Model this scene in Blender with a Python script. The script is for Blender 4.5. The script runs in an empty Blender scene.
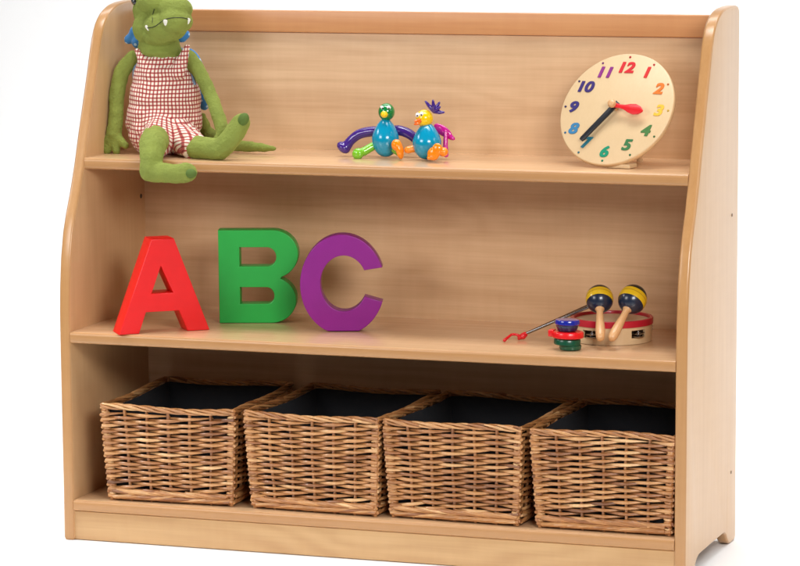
import bpy, bmesh, math, random
from mathutils import Vector, Matrix, Euler, noise
R = math.radians
sc = bpy.context.scene
col = sc.collection
random.seed(4)

# ------------------------------------------------------------------ camera (calibrated)
CAM = Vector((2.1615, -4.4001, 1.0788)); YAW, PIT, ROL = -0.3244, 0.1593, -0.0056
F, CX, CY = 3087.9, 464.5, 354.4
fw = Vector((math.sin(YAW)*math.cos(PIT), math.cos(YAW)*math.cos(PIT), -math.sin(PIT)))
_r = Vector((math.cos(YAW), -math.sin(YAW), 0)); _u = _r.cross(fw)
rt = math.cos(ROL)*_r + math.sin(ROL)*_u
up = -math.sin(ROL)*_r + math.cos(ROL)*_u
def at(px, py, Y):
    d = fw + rt*(px-CX)/F - up*(py-CY)/F
    return CAM + d*((Y-CAM.y)/d.y)
def atz(px, py, Z):
    d = fw + rt*(px-CX)/F - up*(py-CY)/F
    return CAM + d*((Z-CAM.z)/d.z)
cam = bpy.data.cameras.new('camera'); co = bpy.data.objects.new('camera', cam); col.objects.link(co)
co.matrix_world = Matrix(((rt.x, up.x, -fw.x, CAM.x), (rt.y, up.y, -fw.y, CAM.y), (rt.z, up.z, -fw.z, CAM.z), (0, 0, 0, 1)))
cam.sensor_width = 36; cam.lens = F/800*36
cam.shift_x = (400-CX)/800; cam.shift_y = (CY-283)/800
cam.clip_end = 100
sc.camera = co

# ------------------------------------------------------------------ materials
def srgb(r, g, b):
    f = lambda c: (c/255/12.92) if c/255 <= .04045 else ((c/255+.055)/1.055)**2.4
    return (f(r), f(g), f(b), 1)
def newmat(name):
    m = bpy.data.materials.new(name); m.use_nodes = True
    return m, m.node_tree.nodes, m.node_tree.links, m.node_tree.nodes['Principled BSDF']
def plain(name, c, rough=.4, coat=0, sheen=0, bump=0, bscale=200, metal=0, mottling=.08, spec=.5):
    m, n, l, p = newmat(name)
    tc = n.new('ShaderNodeTexCoord'); no = n.new('ShaderNodeTexNoise'); no.inputs['Scale'].default_value = 40; no.inputs['Detail'].default_value = 4
    l.new(tc.outputs['Object'], no.inputs['Vector'])
    mx = n.new('ShaderNodeMix'); mx.data_type = 'RGBA'
    mx.inputs[6].default_value = tuple(v*(1-mottling) for v in c[:3])+(1,)
    mx.inputs[7].default_value = tuple(min(1, v*(1+mottling)) for v in c[:3])+(1,)
    l.new(no.outputs['Fac'], mx.inputs[0]); l.new(mx.outputs[2], p.inputs['Base Color'])
    p.inputs['Roughness'].default_value = rough; p.inputs['Coat Weight'].default_value = coat
    p.inputs['Coat Roughness'].default_value = .08; p.inputs['Metallic'].default_value = metal
    p.inputs['Specular IOR Level'].default_value = spec
    if sheen: p.inputs['Sheen Weight'].default_value = sheen; p.inputs['Sheen Roughness'].default_value = .4; p.inputs['Sheen Tint'].default_value = (min(1,c[0]*2.2), min(1,c[1]*2.2), min(1,c[2]*2.2), 1)
    if bump:
        n2 = n.new('ShaderNodeTexNoise'); n2.inputs['Scale'].default_value = bscale; n2.inputs['Detail'].default_value = 6
        b = n.new('ShaderNodeBump'); b.inputs['Strength'].default_value = bump; b.inputs['Distance'].default_value = .002
        l.new(tc.outputs['Object'], n2.inputs['Vector']); l.new(n2.outputs['Fac'], b.inputs['Height']); l.new(b.outputs[0], p.inputs['Normal'])
    return m
def wood(name, light, dark, axis='x', rough=.34, coat=.15, strength=1.0, figure=.5):
    """pale timber: long streaks along one axis, fine pores, faint cathedral figure and cross shimmer"""
    m, n, l, p = newmat(name)
    tc = n.new('ShaderNodeTexCoord')
    def mapping(along, across, off=(0, 0, 0)):
        mp = n.new('ShaderNodeMapping')
        s = {'x': (along, across, across), 'y': (across, along, across), 'z': (across, across, along)}[axis]
        mp.inputs['Scale'].default_value = s; mp.inputs['Location'].default_value = off
        l.new(tc.outputs['Object'], mp.inputs['Vector']); return mp
    a = n.new('ShaderNodeTexNoise'); a.inputs['Scale'].default_value = 1; a.inputs['Detail'].default_value = 5; a.inputs['Roughness'].default_value = .6
    l.new(mapping(1.8, 62).outputs[0], a.inputs['Vector'])
    b = n.new('ShaderNodeTexNoise'); b.inputs['Scale'].default_value = 1; b.inputs['Detail'].default_value = 3
    l.new(mapping(9, 330, (3, 1, 2)).outputs[0], b.inputs['Vector'])
    c = n.new('ShaderNodeTexNoise'); c.inputs['Scale'].default_value = 1; c.inputs['Detail'].default_value = 2; c.inputs['Distortion'].default_value = .4
    l.new(mapping(1.3, 7, (7, 5, 1)).outputs[0], c.inputs['Vector'])
    # rings: iso-lines of the slow noise
    k = n.new('ShaderNodeMath'); k.operation = 'MULTIPLY'; k.inputs[1].default_value = 60; l.new(c.outputs['Fac'], k.inputs[0])
    s = n.new('ShaderNodeMath'); s.operation = 'SINE'; l.new(k.outputs[0], s.inputs[0])
    d = n.new('ShaderNodeTexNoise'); d.inputs['Scale'].default_value = 1; d.inputs['Detail'].default_value = 2
    l.new(mapping(85, 11, (1, 8, 3)).outputs[0], d.inputs['Vector'])
    def madd(x, w, y=None):
        q = n.new('ShaderNodeMath'); q.operation = 'MULTIPLY_ADD'; l.new(x, q.inputs[0]); q.inputs[1].default_value = w
        if y is None: q.inputs[2].default_value = 0
        else: l.new(y, q.inputs[2])
        return q.outputs[0]
    v = madd(a.outputs['Fac'], .75); v = madd(b.outputs['Fac'], .5, v); v = madd(s.outputs[0], .055*figure, v); v = madd(d.outputs['Fac'], .22, v)
    v = madd(c.outputs['Fac'], .22*figure, v)
    mr = n.new('ShaderNodeMapRange'); mid = .375+.25+.11+.11*figure; w = .48/strength
    mr.inputs['From Min'].default_value = mid-w; mr.inputs['From Max'].default_value = mid+w
    l.new(v, mr.inputs['Value'])
    mx = n.new('ShaderNodeMix'); mx.data_type = 'RGBA'; mx.inputs[6].default_value = dark; mx.inputs[7].default_value = light
    l.new(mr.outputs[0], mx.inputs[0]); l.new(mx.outputs[2], p.inputs['Base Color'])
    p.inputs['Roughness'].default_value = rough; p.inputs['Coat Weight'].default_value = coat; p.inputs['Coat Roughness'].default_value = .25
    bp = n.new('ShaderNodeBump'); bp.inputs['Strength'].default_value = .06; bp.inputs['Distance'].default_value = .001
    l.new(b.outputs['Fac'], bp.inputs['Height']); l.new(bp.outputs[0], p.inputs['Normal'])
    return m
MAPLE_L, MAPLE_D = srgb(224, 186, 144), srgb(198, 155, 113)
M = {}
M['maple_x'] = wood('maple lengthwise', MAPLE_L, MAPLE_D, 'x', rough=.24, coat=.45, strength=1.1)
M['maple_back'] = wood('maple back board', MAPLE_L, MAPLE_D, 'x', rough=.45, figure=1.5, strength=1.25)
M['maple_z'] = wood('maple upright', srgb(220, 180, 134), srgb(204, 160, 114), 'z', strength=1.15, figure=.8)
M['maple_plinth'] = wood('maple plinth', srgb(212, 172, 122), srgb(190, 146, 98), 'x', figure=2.6, strength=1.25)
M['edge_x'] = wood('beech edge band', srgb(196, 148, 98), srgb(178, 128, 80), 'x', rough=.28, coat=.3)
M['edge_z'] = wood('beech upright edge band', srgb(198, 150, 98), srgb(178, 128, 78), 'z', rough=.28, coat=.3)
M['rail'] = wood('beech rail', srgb(216, 158, 106), srgb(196, 132, 84), 'x', rough=.35, strength=1.2)
M['toy_wood'] = wood('toy birch', srgb(226, 198, 156), srgb(214, 182, 138), 'z', rough=.4, strength=.7, figure=.2)
M['handle_wood'] = wood('turned handle wood', srgb(226, 180, 130), srgb(206, 152, 100), 'z', rough=.35)
M['white'] = plain('white paper sweep', (.9, .9, .9, 1), .8, mottling=.0)
M['red'] = plain('red paint', srgb(232, 10, 14), .38, bump=.08, bscale=300)
M['green'] = plain('green paint', srgb(42, 178, 74), .38, bump=.08, bscale=300)
M['purple'] = plain('purple paint', srgb(142, 26, 138), .38, bump=.08, bscale=300)
M['screw'] = plain('dark screw', srgb(110, 80, 55), .5)
M['hole'] = plain('dark peg hole', srgb(60, 45, 38), .6)

# ------------------------------------------------------------------ mesh helpers
class MB:
    def __init__(s): s.v = []; s.f = []; s.c = []; s.uv = None
    def tube(s, pts, rads, n=7, ref=None, val=.5, caps=True, flat=1.0):
        pts = [Vector(p) for p in pts]; k0 = len(s.v); N = len(pts)
        if not hasattr(rads, '__len__'): rads = [rads]*N
        prev = None
        for i, p in enumerate(pts):
            t = (pts[min(i+1, N-1)]-pts[max(i-1, 0)])
            t = t.normalized() if t.length > 1e-9 else Vector((0, 0, 1))
            if prev is None:
                a = Vector(ref) if ref else (Vector((0, 0, 1)) if abs(t.z) < .9 else Vector((1, 0, 0)))
            else: a = prev
            a = (a - t*a.dot(t)).normalized(); b = t.cross(a); prev = a
            for j in range(n):
                an = 2*math.pi*j/n
                s.v.append(p + a*math.cos(an)*rads[i] + b*math.sin(an)*rads[i]*flat); s.c.append(val)
        for i in range(N-1):
            for j in range(n):
                a0 = k0+i*n+j; a1 = k0+i*n+(j+1) % n
                s.f.append((a0, a1, a1+n, a0+n))
        if caps:
            s.f.append(tuple(k0+j for j in range(n))[::-1]); s.f.append(tuple(k0+(N-1)*n+j for j in range(n)))
    def lathe(s, prof, n=40, axis_m=None, val=.5, scale=(1, 1)):
        """prof: [(r,z)...] around z, then transformed"""
        k0 = len(s.v); mt = axis_m or Matrix.Identity(4)
        rings = []
        for r, z in prof:
            if r < 1e-6:
                rings.append([len(s.v)]); s.v.append(mt @ Vector((0, 0, z))); s.c.append(val)
            else:
                rings.append(list(range(len(s.v), len(s.v)+n)))
                for j in range(n):
                    a = 2*math.pi*j/n; s.v.append(mt @ Vector((r*math.cos(a)*scale[0], r*math.sin(a)*scale[1], z))); s.c.append(val)
        for A, B in zip(rings, rings[1:]):
            for j in range(n):
                if len(A) == 1 and len(B) == 1: continue
                if len(A) == 1: s.f.append((A[0], B[(j+1) % n], B[j]))
                elif len(B) == 1: s.f.append((A[j], A[(j+1) % n], B[0]))
                else: s.f.append((A[j], A[(j+1) % n], B[(j+1) % n], B[j]))
    def box(s, lo, hi, mt=None, val=.5):
        k = len(s.v); mt = mt or Matrix.Identity(4)
        for x in (lo[0], hi[0]):
            for y in (lo[1], hi[1]):
                for z in (lo[2], hi[2]): s.v.append(mt @ Vector((x, y, z))); s.c.append(val)
        for q in ((0, 1, 3, 2), (4, 6, 7, 5), (0, 4, 5, 1), (2, 3, 7, 6), (0, 2, 6, 4), (1, 5, 7, 3)): s.f.append(tuple(k+i for i in q))
def link(name, me, mats, parent=None, smooth=35):
    o = bpy.data.objects.new(name, me); col.objects.link(o)
    for m in (mats if isinstance(mats, (list, tuple)) else [mats]): me.materials.append(m)
    if smooth is not None:
        me.shade_smooth(); me.set_sharp_from_angle(angle=R(smooth))
    if parent: o.parent = parent
    return o
def build(mb, name, mat, parent=None, origin=None, bevel=0, segs=3, smooth=35, merge=False):
    """world-space mesh data becomes an object whose origin is the thing's base"""
    o0 = Vector(origin) if origin is not None else (parent_origin(parent) if parent else Vector())
    me = bpy.data.meshes.new(name)
    me.from_pydata([v-o0 for v in mb.v], [], mb.f)
    at_ = me.attributes.new('shade', 'FLOAT', 'POINT'); at_.data.foreach_set('value', mb.c)
    bm = bmesh.new(); bm.from_mesh(me)
    bmesh.ops.recalc_face_normals(bm, faces=bm.faces)
    if bevel:
        es = [e for e in bm.edges if e.calc_face_angle(0) > R(40)]
        bmesh.ops.bevel(bm, geom=es, offset=bevel, segments=segs, profile=.5, affect='EDGES', clamp_overlap=True)
    bm.to_mesh(me); bm.free()
    o = link(name, me, mat, parent, smooth)
    if parent is None: o.location = o0
    return o
ORG = {}
def parent_origin(p):
    return ORG[p.name] if p.name in ORG else parent_origin(p.parent) if p.parent else p.location.copy()
def thing(name, loc, label, cat, group=None):
    o = bpy.data.objects.new(name, None); col.objects.link(o); o.location = loc; o.empty_display_size = .05
    ORG[o.name] = Vector(loc); o['label'] = label; o['category'] = cat
    if group: o['group'] = group
    return o

# ------------------------------------------------------------------ studio
def sheet(name, rows, x0, x1, mat):
    me = bpy.data.meshes.new(name); v = []; f = []
    for y, z in rows: v += [(x0, y, z), (x1, y, z)]
    for i in range(len(rows)-1): f.append((2*i, 2*i+1, 2*i+3, 2*i+2))
    me.from_pydata(v, [], f); o = link(name, me, mat); o['kind'] = 'structure'; return o
sheet('floor', [(-6, 0), (1.6, 0)], -6, 7, M['white'])
sheet('backdrop', [(1.6, 0)]+[(1.6+1.0*math.sin(a), 1.0-1.0*math.cos(a)) for a in [R(q) for q in range(6, 91, 6)]]+[(2.6, 3.2)], -6, 7, M['white'])

# ------------------------------------------------------------------ bookcase
W, T, D = 1.03, .018, .3215
ZB, ZM, ZT, YM, YT = .0661, .3378, .6093, .0038, .0717
bc = thing('bookcase', (W/2, D/2, 0), 'pale maple three shelf bookcase with sloping curved sides, baskets below and toys above', 'bookcase')
prof = [(.003, 0), (.0, .004), (.0015, .12), (.003, .30), (.0045, .37), (.0075, .41), (.0135, .455), (.0235, .495), (.036, .525), (.052, .556), (.0701, .598), (.0901, .652), (.1090, .70), (.127, .7456), (.1381, .777), (.1455, .795),
        (.153, .8085), (.160, .8185), (.1681, .8262), (.178, .8335), (.1887, .8387), (.2, .843), (.212, .8464), (.2333, .8495), (.2683, .8513), (.300, .8513), (.312, .8495), (.319, .8440), (.3215, .836), (.3215, .006), (.317, .0), (.288, 0), (.276, .003), (.266, .010), (.258, .019), (.250, .024), (.240, .0255), (.092, .0255), (.078, .0235), (.068, .0185), (.061, .0110), (.056, .002), (.053, 0)]
def side_panel(x0):
    bm = bmesh.new()
    lo = [bm.verts.new((x0, y, z)) for y, z in prof]; hi = [bm.verts.new((x0+T, y, z)) for y, z in prof]
    n = len(prof); bm.faces.new(lo); bm.faces.new(hi)
    for i in range(n): bm.faces.new((lo[i], lo[(i+1) % n], hi[(i+1) % n], hi[i]))
    bmesh.ops.recalc_face_normals(bm, faces=bm.faces)
    es = [e for e in bm.edges if abs(e.verts[0].co.x-e.verts[1].co.x) < 1e-6]
    bmesh.ops.bevel(bm, geom=es, offset=.004, segments=4, profile=.5, affect='EDGES', clamp_overlap=True)
    me = bpy.data.meshes.new('side_panel'); bm.normal_update()
    for f in bm.faces:
        f.material_index = 0 if abs(f.normal.x) > .93 else 1
    bm.to_mesh(me); bm.free(); me.transform(Matrix.Translation(-ORG['bookcase']))
    return link('side_panel', me, [M['maple_z'], M['edge_z']], bc, 40)
sl = side_panel(0); sr = side_panel(W-T)
def board(name, lo, hi, mats, bevel=.002, edge_front=True):
    bm = bmesh.new()
    mt = Matrix.Translation((Vector(lo)+Vector(hi))/2) @ Matrix.Diagonal((hi[0]-lo[0], hi[1]-lo[1], hi[2]-lo[2], 1))
    bmesh.ops.create_cube(bm, size=1, matrix=mt)
    es = [e for e in bm.edges if abs(e.verts[0].co.y-lo[1]) < 1e-6 and abs(e.verts[1].co.y-lo[1]) < 1e-6 and abs(e.verts[0].co.x-e.verts[1].co.x) > .1]
    bmesh.ops.bevel(bm, geom=es, offset=bevel, segments=4, profile=.5, affect='EDGES')
    bm.normal_update()
    for f in bm.faces: f.material_index = 1 if (edge_front and f.normal.y < -.25) else 0
    me = bpy.data.meshes.new(name); bm.to_mesh(me); bm.free(); me.transform(Matrix.Translation(-ORG['bookcase']))
    return link(name, me, mats, bc, 40)
BY = .3015
for z, y in ((ZB, .0005), (ZM, YM), (ZT, YT)):
    board('shelf', (T, y, z-T), (W-T, BY, z), [M['maple_x'], M['edge_x']], .005)
board('plinth', (T, .005, .001), (W-T, .021, ZB-T-.0005), [M['maple_plinth'], M['maple_plinth']], .0015)
board('back_panel', (T-.004, BY, .03), (W-T+.004, BY+.008, .7995), [M['maple_back'], M['maple_back']], .0005)
board('top_rail', (T, BY-.006, .8002), (W-T, BY+.012, .8355), [M['rail'], M['rail']], .002)
def disc(name, c, r, axis, mat, parent, th=.0016):
    mb = MB(); q = Vector((0, 0, 1)).rotation_difference(Vector(axis)).to_matrix().to_4x4()
    mb.lathe([(0, 0), (r*.8, 0), (r, -th*.4), (r, -th)], 20, Matrix.Translation(c) @ q)
    return build(mb, name, mat, parent)
for y, z in ((.2868, .1157), (.2792, .5262)):
    disc('screw_hole', (W+.0007, y, z), .0028, (1, 0, 0), M['screw'], bc)
for z in (.5257,):
    disc('shelf_fixing', (T+.0005, .2866, z), .0045, (1, 0, 0), M['hole'], bc, .003)

# ------------------------------------------------------------------ baskets
m, n, l, p = newmat('willow rods')
A_ = n.new('ShaderNodeAttribute'); A_.attribute_name = 'shade'
cr = n.new('ShaderNodeValToRGB'); l.new(A_.outputs['Fac'], cr.inputs[0])
e = cr.color_ramp.elements; e[0].position = 0; e[0].color = srgb(100, 60, 34); e[1].position = 1; e[1].color = srgb(232, 186, 132)
for pos, c in ((.3, srgb(158, 101, 57)), (.65, srgb(200, 143, 88))):
    x = cr.color_ramp.elements.new(pos); x.color = c
tc = n.new('ShaderNodeTexCoord'); no = n.new('ShaderNodeTexNoise'); no.inputs['Scale'].default_value = 90; no.inputs['Detail'].default_value = 4
l.new(tc.outputs['Object'], no.inputs['Vector'])
mx = n.new('ShaderNodeMix'); mx.data_type = 'RGBA'; mx.blend_type = 'OVERLAY'; mx.inputs[0].default_value = .35
l.new(cr.outputs[0], mx.inputs[6]); l.new(no.outputs['Fac'], mx.inputs[7]); l.new(mx.outputs[2], p.inputs['Base Color'])
p.inputs['Roughness'].default_value = .36; p.inputs['Coat Weight'].default_value = .5; p.inputs['Coat Roughness'].default_value = .22
M['willow'] = m
M['shade_sheet'] = plain('dark shade sheet', srgb(40, 42, 48), .95, bump=.3, bscale=500)  # near-black colour standing in for the deep shade inside the baskets
BH, WB, WT, DB, DT = .155, .204, .221, .250, .268
def make_basket(cx, yf, rz, seed, label):
    rnd = random.Random(seed)
    mt = Matrix.Translation((cx, yf, ZB+.001)) @ Matrix.Rotation(rz, 4, 'Z')
    b = thing('wicker_basket', (cx, yf+DB/2, ZB), label, 'basket', 'wicker baskets in a row on the bottom shelf')
    def P(side, s, z, off):
        """s 0..1 along side, z height, off outward; the front face sits at local y=0 at the base"""
        k = z/BH; hw = (WB+(WT-WB)*k)/2; hd = (DB+(DT-DB)*k)/2; cyc = DB/2
        bow = .0025*math.sin(math.pi*s)*math.sin(math.pi*min(1, k))*(1 if seed % 2 else .3)
        off = off+bow
        if side == 0: v = Vector((-hw+2*hw*s, cyc-hd-off, z))
        elif side == 1: v = Vector((hw+off, cyc-hd+2*hd*s, z))
        elif side == 2: v = Vector((hw-2*hw*s, cyc+hd+off, z))
        else: v = Vector((-hw-off, cyc+hd-2*hd*s, z))
        v.z += .0018*math.sin(6*s+seed)*k
        return mt @ v
    wall = MB(); posts = []
    NS = [6, 7, 6, 7]
    for side in range(4):
        ns = NS[side]
        for k in range(1, ns):        # upright stakes
            j = rnd.uniform(-.006, .006)
            pts = [P(side, k/ns+j*math.sin(q), BH*.985*q/8, 0) for q in range(9)]
            wall.tube(pts, .0027, 6, val=rnd.uniform(.2, .5))
        zs = .007; row = 0
        while zs < BH-.011:
            low = row < 4
            for k in range(-1 if row % 2 else 0, ns+1, 2):
                s0, s1 = (k-1.06)/ns, (k+1.06)/ns
                val = min(1, max(0, rnd.gauss(.55, .17))); r0 = rnd.uniform(.0024, .0029); sl_ = rnd.uniform(-.0004, .0024)*(2.4 if low else 1)
                dz = rnd.uniform(-.0009, .0009); pts = []; rad = []
                N = 11
                for q in range(N+1):
                    s = s0+(s1-s0)*q/N
                    ph = (s*ns-k)
                    sc_ = min(1.0, max(0.0, s))
                    if s < -.02 or s > 1.02: continue
                    o_ = .0042*math.cos(math.pi*ph)
                    pts.append(P(side, sc_ if 0 <= s <= 1 else s, zs+dz+sl_*ph, o_)); rad.append(r0*(1.0-.16*ph)*(.52+.50*math.cos(math.pi*ph*.5)))
                if len(pts) > 3: wall.tube(pts, rad, 6, val=val)
            zs += (.0056 if low else .0047)*rnd.uniform(.92, 1.08); row += 1
        for z_, dr in ((.0065, 1), (.0145, -1)):       # waling: long slanting rods just above the base
            k = -.6
            while k < ns-.4:
                val = min(1, max(0, rnd.gauss(.58, .18))); r0 = rnd.uniform(.0024, .0030); pts = []; rad = []
                for q in range(9):
                    ph = q/4-1; s = (k+1+ph*1.15)/ns
                    if s < -.01 or s > 1.01: continue
                    pts.append(P(side, s, z_+dr*.0042*ph+rnd.uniform(-.0002, .0002), .0046*math.cos(math.pi*.5*ph)+.0005)); rad.append(r0*(.6+.4*math.cos(math.pi*ph*.5)))
                if len(pts) > 3: wall.tube(pts, rad, 6, val=val)
                k += .62*rnd.uniform(.9, 1.1)
    build(wall, 'wall', M['willow'], b, smooth=60)
    for side in range(4):             # corner posts wound with rod ends
        pm = MB(); pts = [P(side, 0, BH*q/6, 0) for q in range(7)]
        for o_ in ((0, 0), (.004, .003)):
            pm.tube([q+Vector((o_[0]*(1 if side in (0, 3) else -1), o_[1]*(1 if side in (0, 1) else -1), 0)) for q in pts], .0034, 8, val=rnd.uniform(.3, .6))
        z = .006
        while z < BH-.008:
            c = P(side, 0, z, -.001); rr = .0053
            c += Vector((.0018*(1 if side in (0, 3) else -1), .0015*(1 if side in (0, 1) else -1), 0))
            tl = rnd.uniform(-.0016, .0016); r_ = rnd.uniform(.0016, .0023)
            pm.tube([c+Vector((rr*math.cos(a), rr*math.sin(a), tl*math.cos(a+side))) for a in [R(q) for q in range(0, 361, 40)]], r_, 6, val=min(1, max(0, rnd.gauss(.6, .2))), caps=False)
            z += rnd.uniform(.0046, .0056)
        build(pm, 'corner_post', M['willow'], b, smooth=60)
    rim = MB()                         # border of long strands laid along the top, loosely twisted
    for st in range(4):
        for side in range(4):
            s = -.01
            while s < 1.0:
                e_ = min(1.012, s+rnd.uniform(.22, .42)); val = min(1, max(0, rnd.gauss(.58, .18))); r_ = rnd.uniform(.0020, .0027); pts = []; rr = []
                for q in range(13):
                    u_ = s+(e_-s)*q/12; a = 2*math.pi*(u_*2.1+st/4)+side
                    pts.append(P(side, u_, BH-.0035+.0034*math.cos(a), .0008+.0030*math.sin(a))); rr.append(r_*(.8+.2*math.sin(math.pi*q/12)))
                rim.tube(pts, rr, 6, val=val); s = e_-.03 if e_ < 1.01 else 2
    build(rim, 'rim', M['willow'], b, smooth=60)
    ln_ = MB(); rows_ = []  # dark sheet added inside the weave to blacken the interior and gaps
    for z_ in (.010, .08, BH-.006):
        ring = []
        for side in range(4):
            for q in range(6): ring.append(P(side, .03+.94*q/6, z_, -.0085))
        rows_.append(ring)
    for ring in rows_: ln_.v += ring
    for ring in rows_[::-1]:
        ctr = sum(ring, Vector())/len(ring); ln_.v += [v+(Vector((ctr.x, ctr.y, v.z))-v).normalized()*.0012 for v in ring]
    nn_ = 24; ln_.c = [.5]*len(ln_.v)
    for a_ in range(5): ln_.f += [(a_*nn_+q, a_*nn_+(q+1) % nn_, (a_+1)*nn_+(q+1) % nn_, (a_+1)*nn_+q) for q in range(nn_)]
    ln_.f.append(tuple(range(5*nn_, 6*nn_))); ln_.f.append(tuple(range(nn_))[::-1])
    build(ln_, 'shade_sheet', M['shade_sheet'], b, smooth=60)
    base = MB()
    for q in range(34):
        t_ = (q+.5)/34
        base.tube([mt @ Vector((-WB/2+.003+(WB-.006)*j/8, .003+(DB-.006)*t_, .006+.0018*math.cos(math.pi*(j+q)))) for j in range(9)], .0032, 6, val=rnd.uniform(.3, .6))
    build(base, 'base', M['willow'], b, smooth=60)
    return b
BK = [((.0754+.2839)/2, .0185, 2.0, 1, 'wicker basket at the left end of the bottom shelf, beside the left side panel'),
      ((.3202+.5282)/2, .0195, -1.6, 2, 'second wicker basket from the left, standing below the green and purple letters'),
      ((.549+.766)/2-.001, .0190, -2.2, 3, 'third wicker basket from the left, between two others on the bottom shelf'),
      ((.793+1.0049)/2-.002, .0165, -.4, 4, 'wicker basket at the right end of the bottom shelf, below the maracas and tambourine')]
for a in BK: make_basket(a[0], a[1]+.006, R(a[2]), a[3], a[4])

# ------------------------------------------------------------------ letters
def letter(name, polys, w, h, th, loc, rz, mat, label, bev=.0012):
    cu = bpy.data.curves.new(name, 'CURVE'); cu.dimensions = '2D'; cu.fill_mode = 'BOTH'
    for pl in polys:
        s = cu.splines.new('POLY'); s.points.add(len(pl)-1); s.use_cyclic_u = True
        for i, (x, y) in enumerate(pl): s.points[i].co = (x*w, y*h, 0, 1)
    cu.extrude = th/2-bev; cu.bevel_depth = bev; cu.bevel_resolution = 2; cu.offset = -bev
    t = bpy.data.objects.new('tmp', cu); col.objects.link(t)
    dg = bpy.context.evaluated_depsgraph_get(); me = bpy.data.meshes.new_from_object(t.evaluated_get(dg))
    bpy.data.objects.remove(t)
    me.name = name
    me.transform(Matrix.Rotation(R(90), 4, 'X')); me.transform(Matrix.Translation((0, th/2, 0)))
    me.materials.clear()
    o = link(name, me, mat, None, 30); o.location = loc; o.rotation_euler = (0, 0, rz)
    o['label'] = label; o['category'] = 'letter'; return o
LA = [[(0, 0), (.22, 0), (.30, .225), (.665, .225), (.755, 0), (1, 0), (.625, 1), (.375, 1)], [(.365, .42), (.475, .715), (.605, .42)]]
def arc(cx, cy, rx, ry, a0, a1, n=16): return [(cx+rx*math.cos(R(a0+(a1-a0)*i/n)), cy+ry*math.sin(R(a0+(a1-a0)*i/n))) for i in range(n+1)]
LB = [[(0, 0), (.62, 0)]+arc(.66, .2475, .31, .2475, -90, 68, 16)[0:]+arc(.68, .74, .32, .26, -70, 90, 16)+[(0, 1)],
      [(.265, .61)]+arc(.61, .7125, .115, .1025, -90, 90, 12)+[(.265, .815)],
      [(.265, .205)]+arc(.60, .295, .095, .09, -90, 90, 12)+[(.265, .385)]]
oc = arc(.5, .482, .5, .52, 20, 340, 60); ic = arc(.515, .495, .275, .29, -28, -332, 40)
LC = [[(x, max(y, .0)) for x, y in oc]+ic]
a0 = atz(119.2, 335.2, ZM); a1 = atz(208.6, 330.0, ZM)
ang = math.atan2(a1.y-a0.y, a1.x-a0.x)
letter('letter_a', LA, (a1-a0).length*1.012, .1490, .044, (a0.x, a0.y, ZM+.0005), ang, M['red'], 'red block capital letter A turned sideways at the left of the middle shelf')
b0 = atz(219.5, 323.3, ZM)
letter('letter_b', LB, .1290, .1510, .034, (b0.x, b0.y, ZM+.0005), R(17), M['green'], 'green block capital letter B standing on the middle shelf')
c0 = atz(343, 332.0, ZM); cw = .1345
letter('letter_c', LC, cw, .1535, .034, (c0.x-cw/2*math.cos(R(18)), c0.y-cw/2*math.sin(R(18)), ZM+.0015), R(18), M['purple'], 'purple block capital letter C standing on the middle shelf')

# ------------------------------------------------------------------ clock
th_, al = R(-12), R(31)
ex = Vector((math.cos(th_), math.sin(th_), 0)); bk = Vector((-math.sin(th_), math.cos(th_), 0))
ey = bk*math.sin(al)+Vector((0, 0, 1))*math.cos(al); ez = ex.cross(ey)
CR = .0955
cc = atz(616.4, 108.8, ZT+CR*math.cos(al)+.006)
ck = thing('toy_clock', (cc.x, cc.y, ZT), 'round wooden teaching clock with coloured numerals leaning on the top shelf', 'clock')
CM = Matrix(((ex.x, ey.x, ez.x, cc.x), (ex.y, ey.y, ez.y, cc.y), (ex.z, ey.z, ez.z, cc.z), (0, 0, 0, 1)))
mb = MB(); mb.lathe([(0, 0), (CR-.002, 0), (CR-.0006, -.0006), (CR, -.002), (CR, -.0085), (CR-.002, -.0105), (0, -.0105)], 96, CM)
build(mb, 'face', M['toy_wood'], ck, smooth=50)
def flat_text(txt, size, mt, mat, parent, name, shear=.16, off=.010):
    cu = bpy.data.curves.new(name, 'FONT'); cu.body = txt; cu.size = size; cu.shear = shear; cu.offset = off*size*2.2
    cu.align_x = 'CENTER'; cu.align_y = 'CENTER'; cu.extrude = .0004; cu.space_character = .98
    t = bpy.data.objects.new('tmp', cu); col.objects.link(t)
    dg = bpy.context.evaluated_depsgraph_get(); me = bpy.data.meshes.new_from_object(t.evaluated_get(dg)); bpy.data.objects.remove(t)
    xs = [v.co.x for v in me.vertices]; ys = [v.co.y for v in me.vertices]
    me.transform(Matrix.Translation((-(min(xs)+max(xs))/2, -(min(ys)+max(ys))/2, 0))); me.transform(Matrix.Diagonal((1.18, 1, 1, 1)))
    bmx = bmesh.new()                      # heavier strokes: the glyph laid over itself, shifted a little
    for i_, (dx, dy) in enumerate(((-.0005, -.0003), (.00055, -.0003), (-.00055, .0003), (.00055, .0003))):
        m2 = me.copy(); m2.transform(Matrix.Translation((dx, dy, .00005*i_))); bmx.from_mesh(m2); bpy.data.meshes.remove(m2)
    bmx.to_mesh(me); bmx.free()
    me.transform(Matrix.Translation(-parent_origin(parent)) @ mt); me.materials.clear(); me.name = name
    return link(name, me, mat, parent, 30)
NC = {12: (214, 34, 44), 1: (214, 44, 44), 2: (226, 120, 40), 3: (232, 186, 60), 4: (70, 120, 60), 5: (52, 116, 66), 6: (0, 140, 105), 7: (40, 120, 140), 8: (50, 120, 165), 9: (48, 36, 110), 10: (52, 34, 108), 11: (140, 40, 130)}
RD = .089
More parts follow.
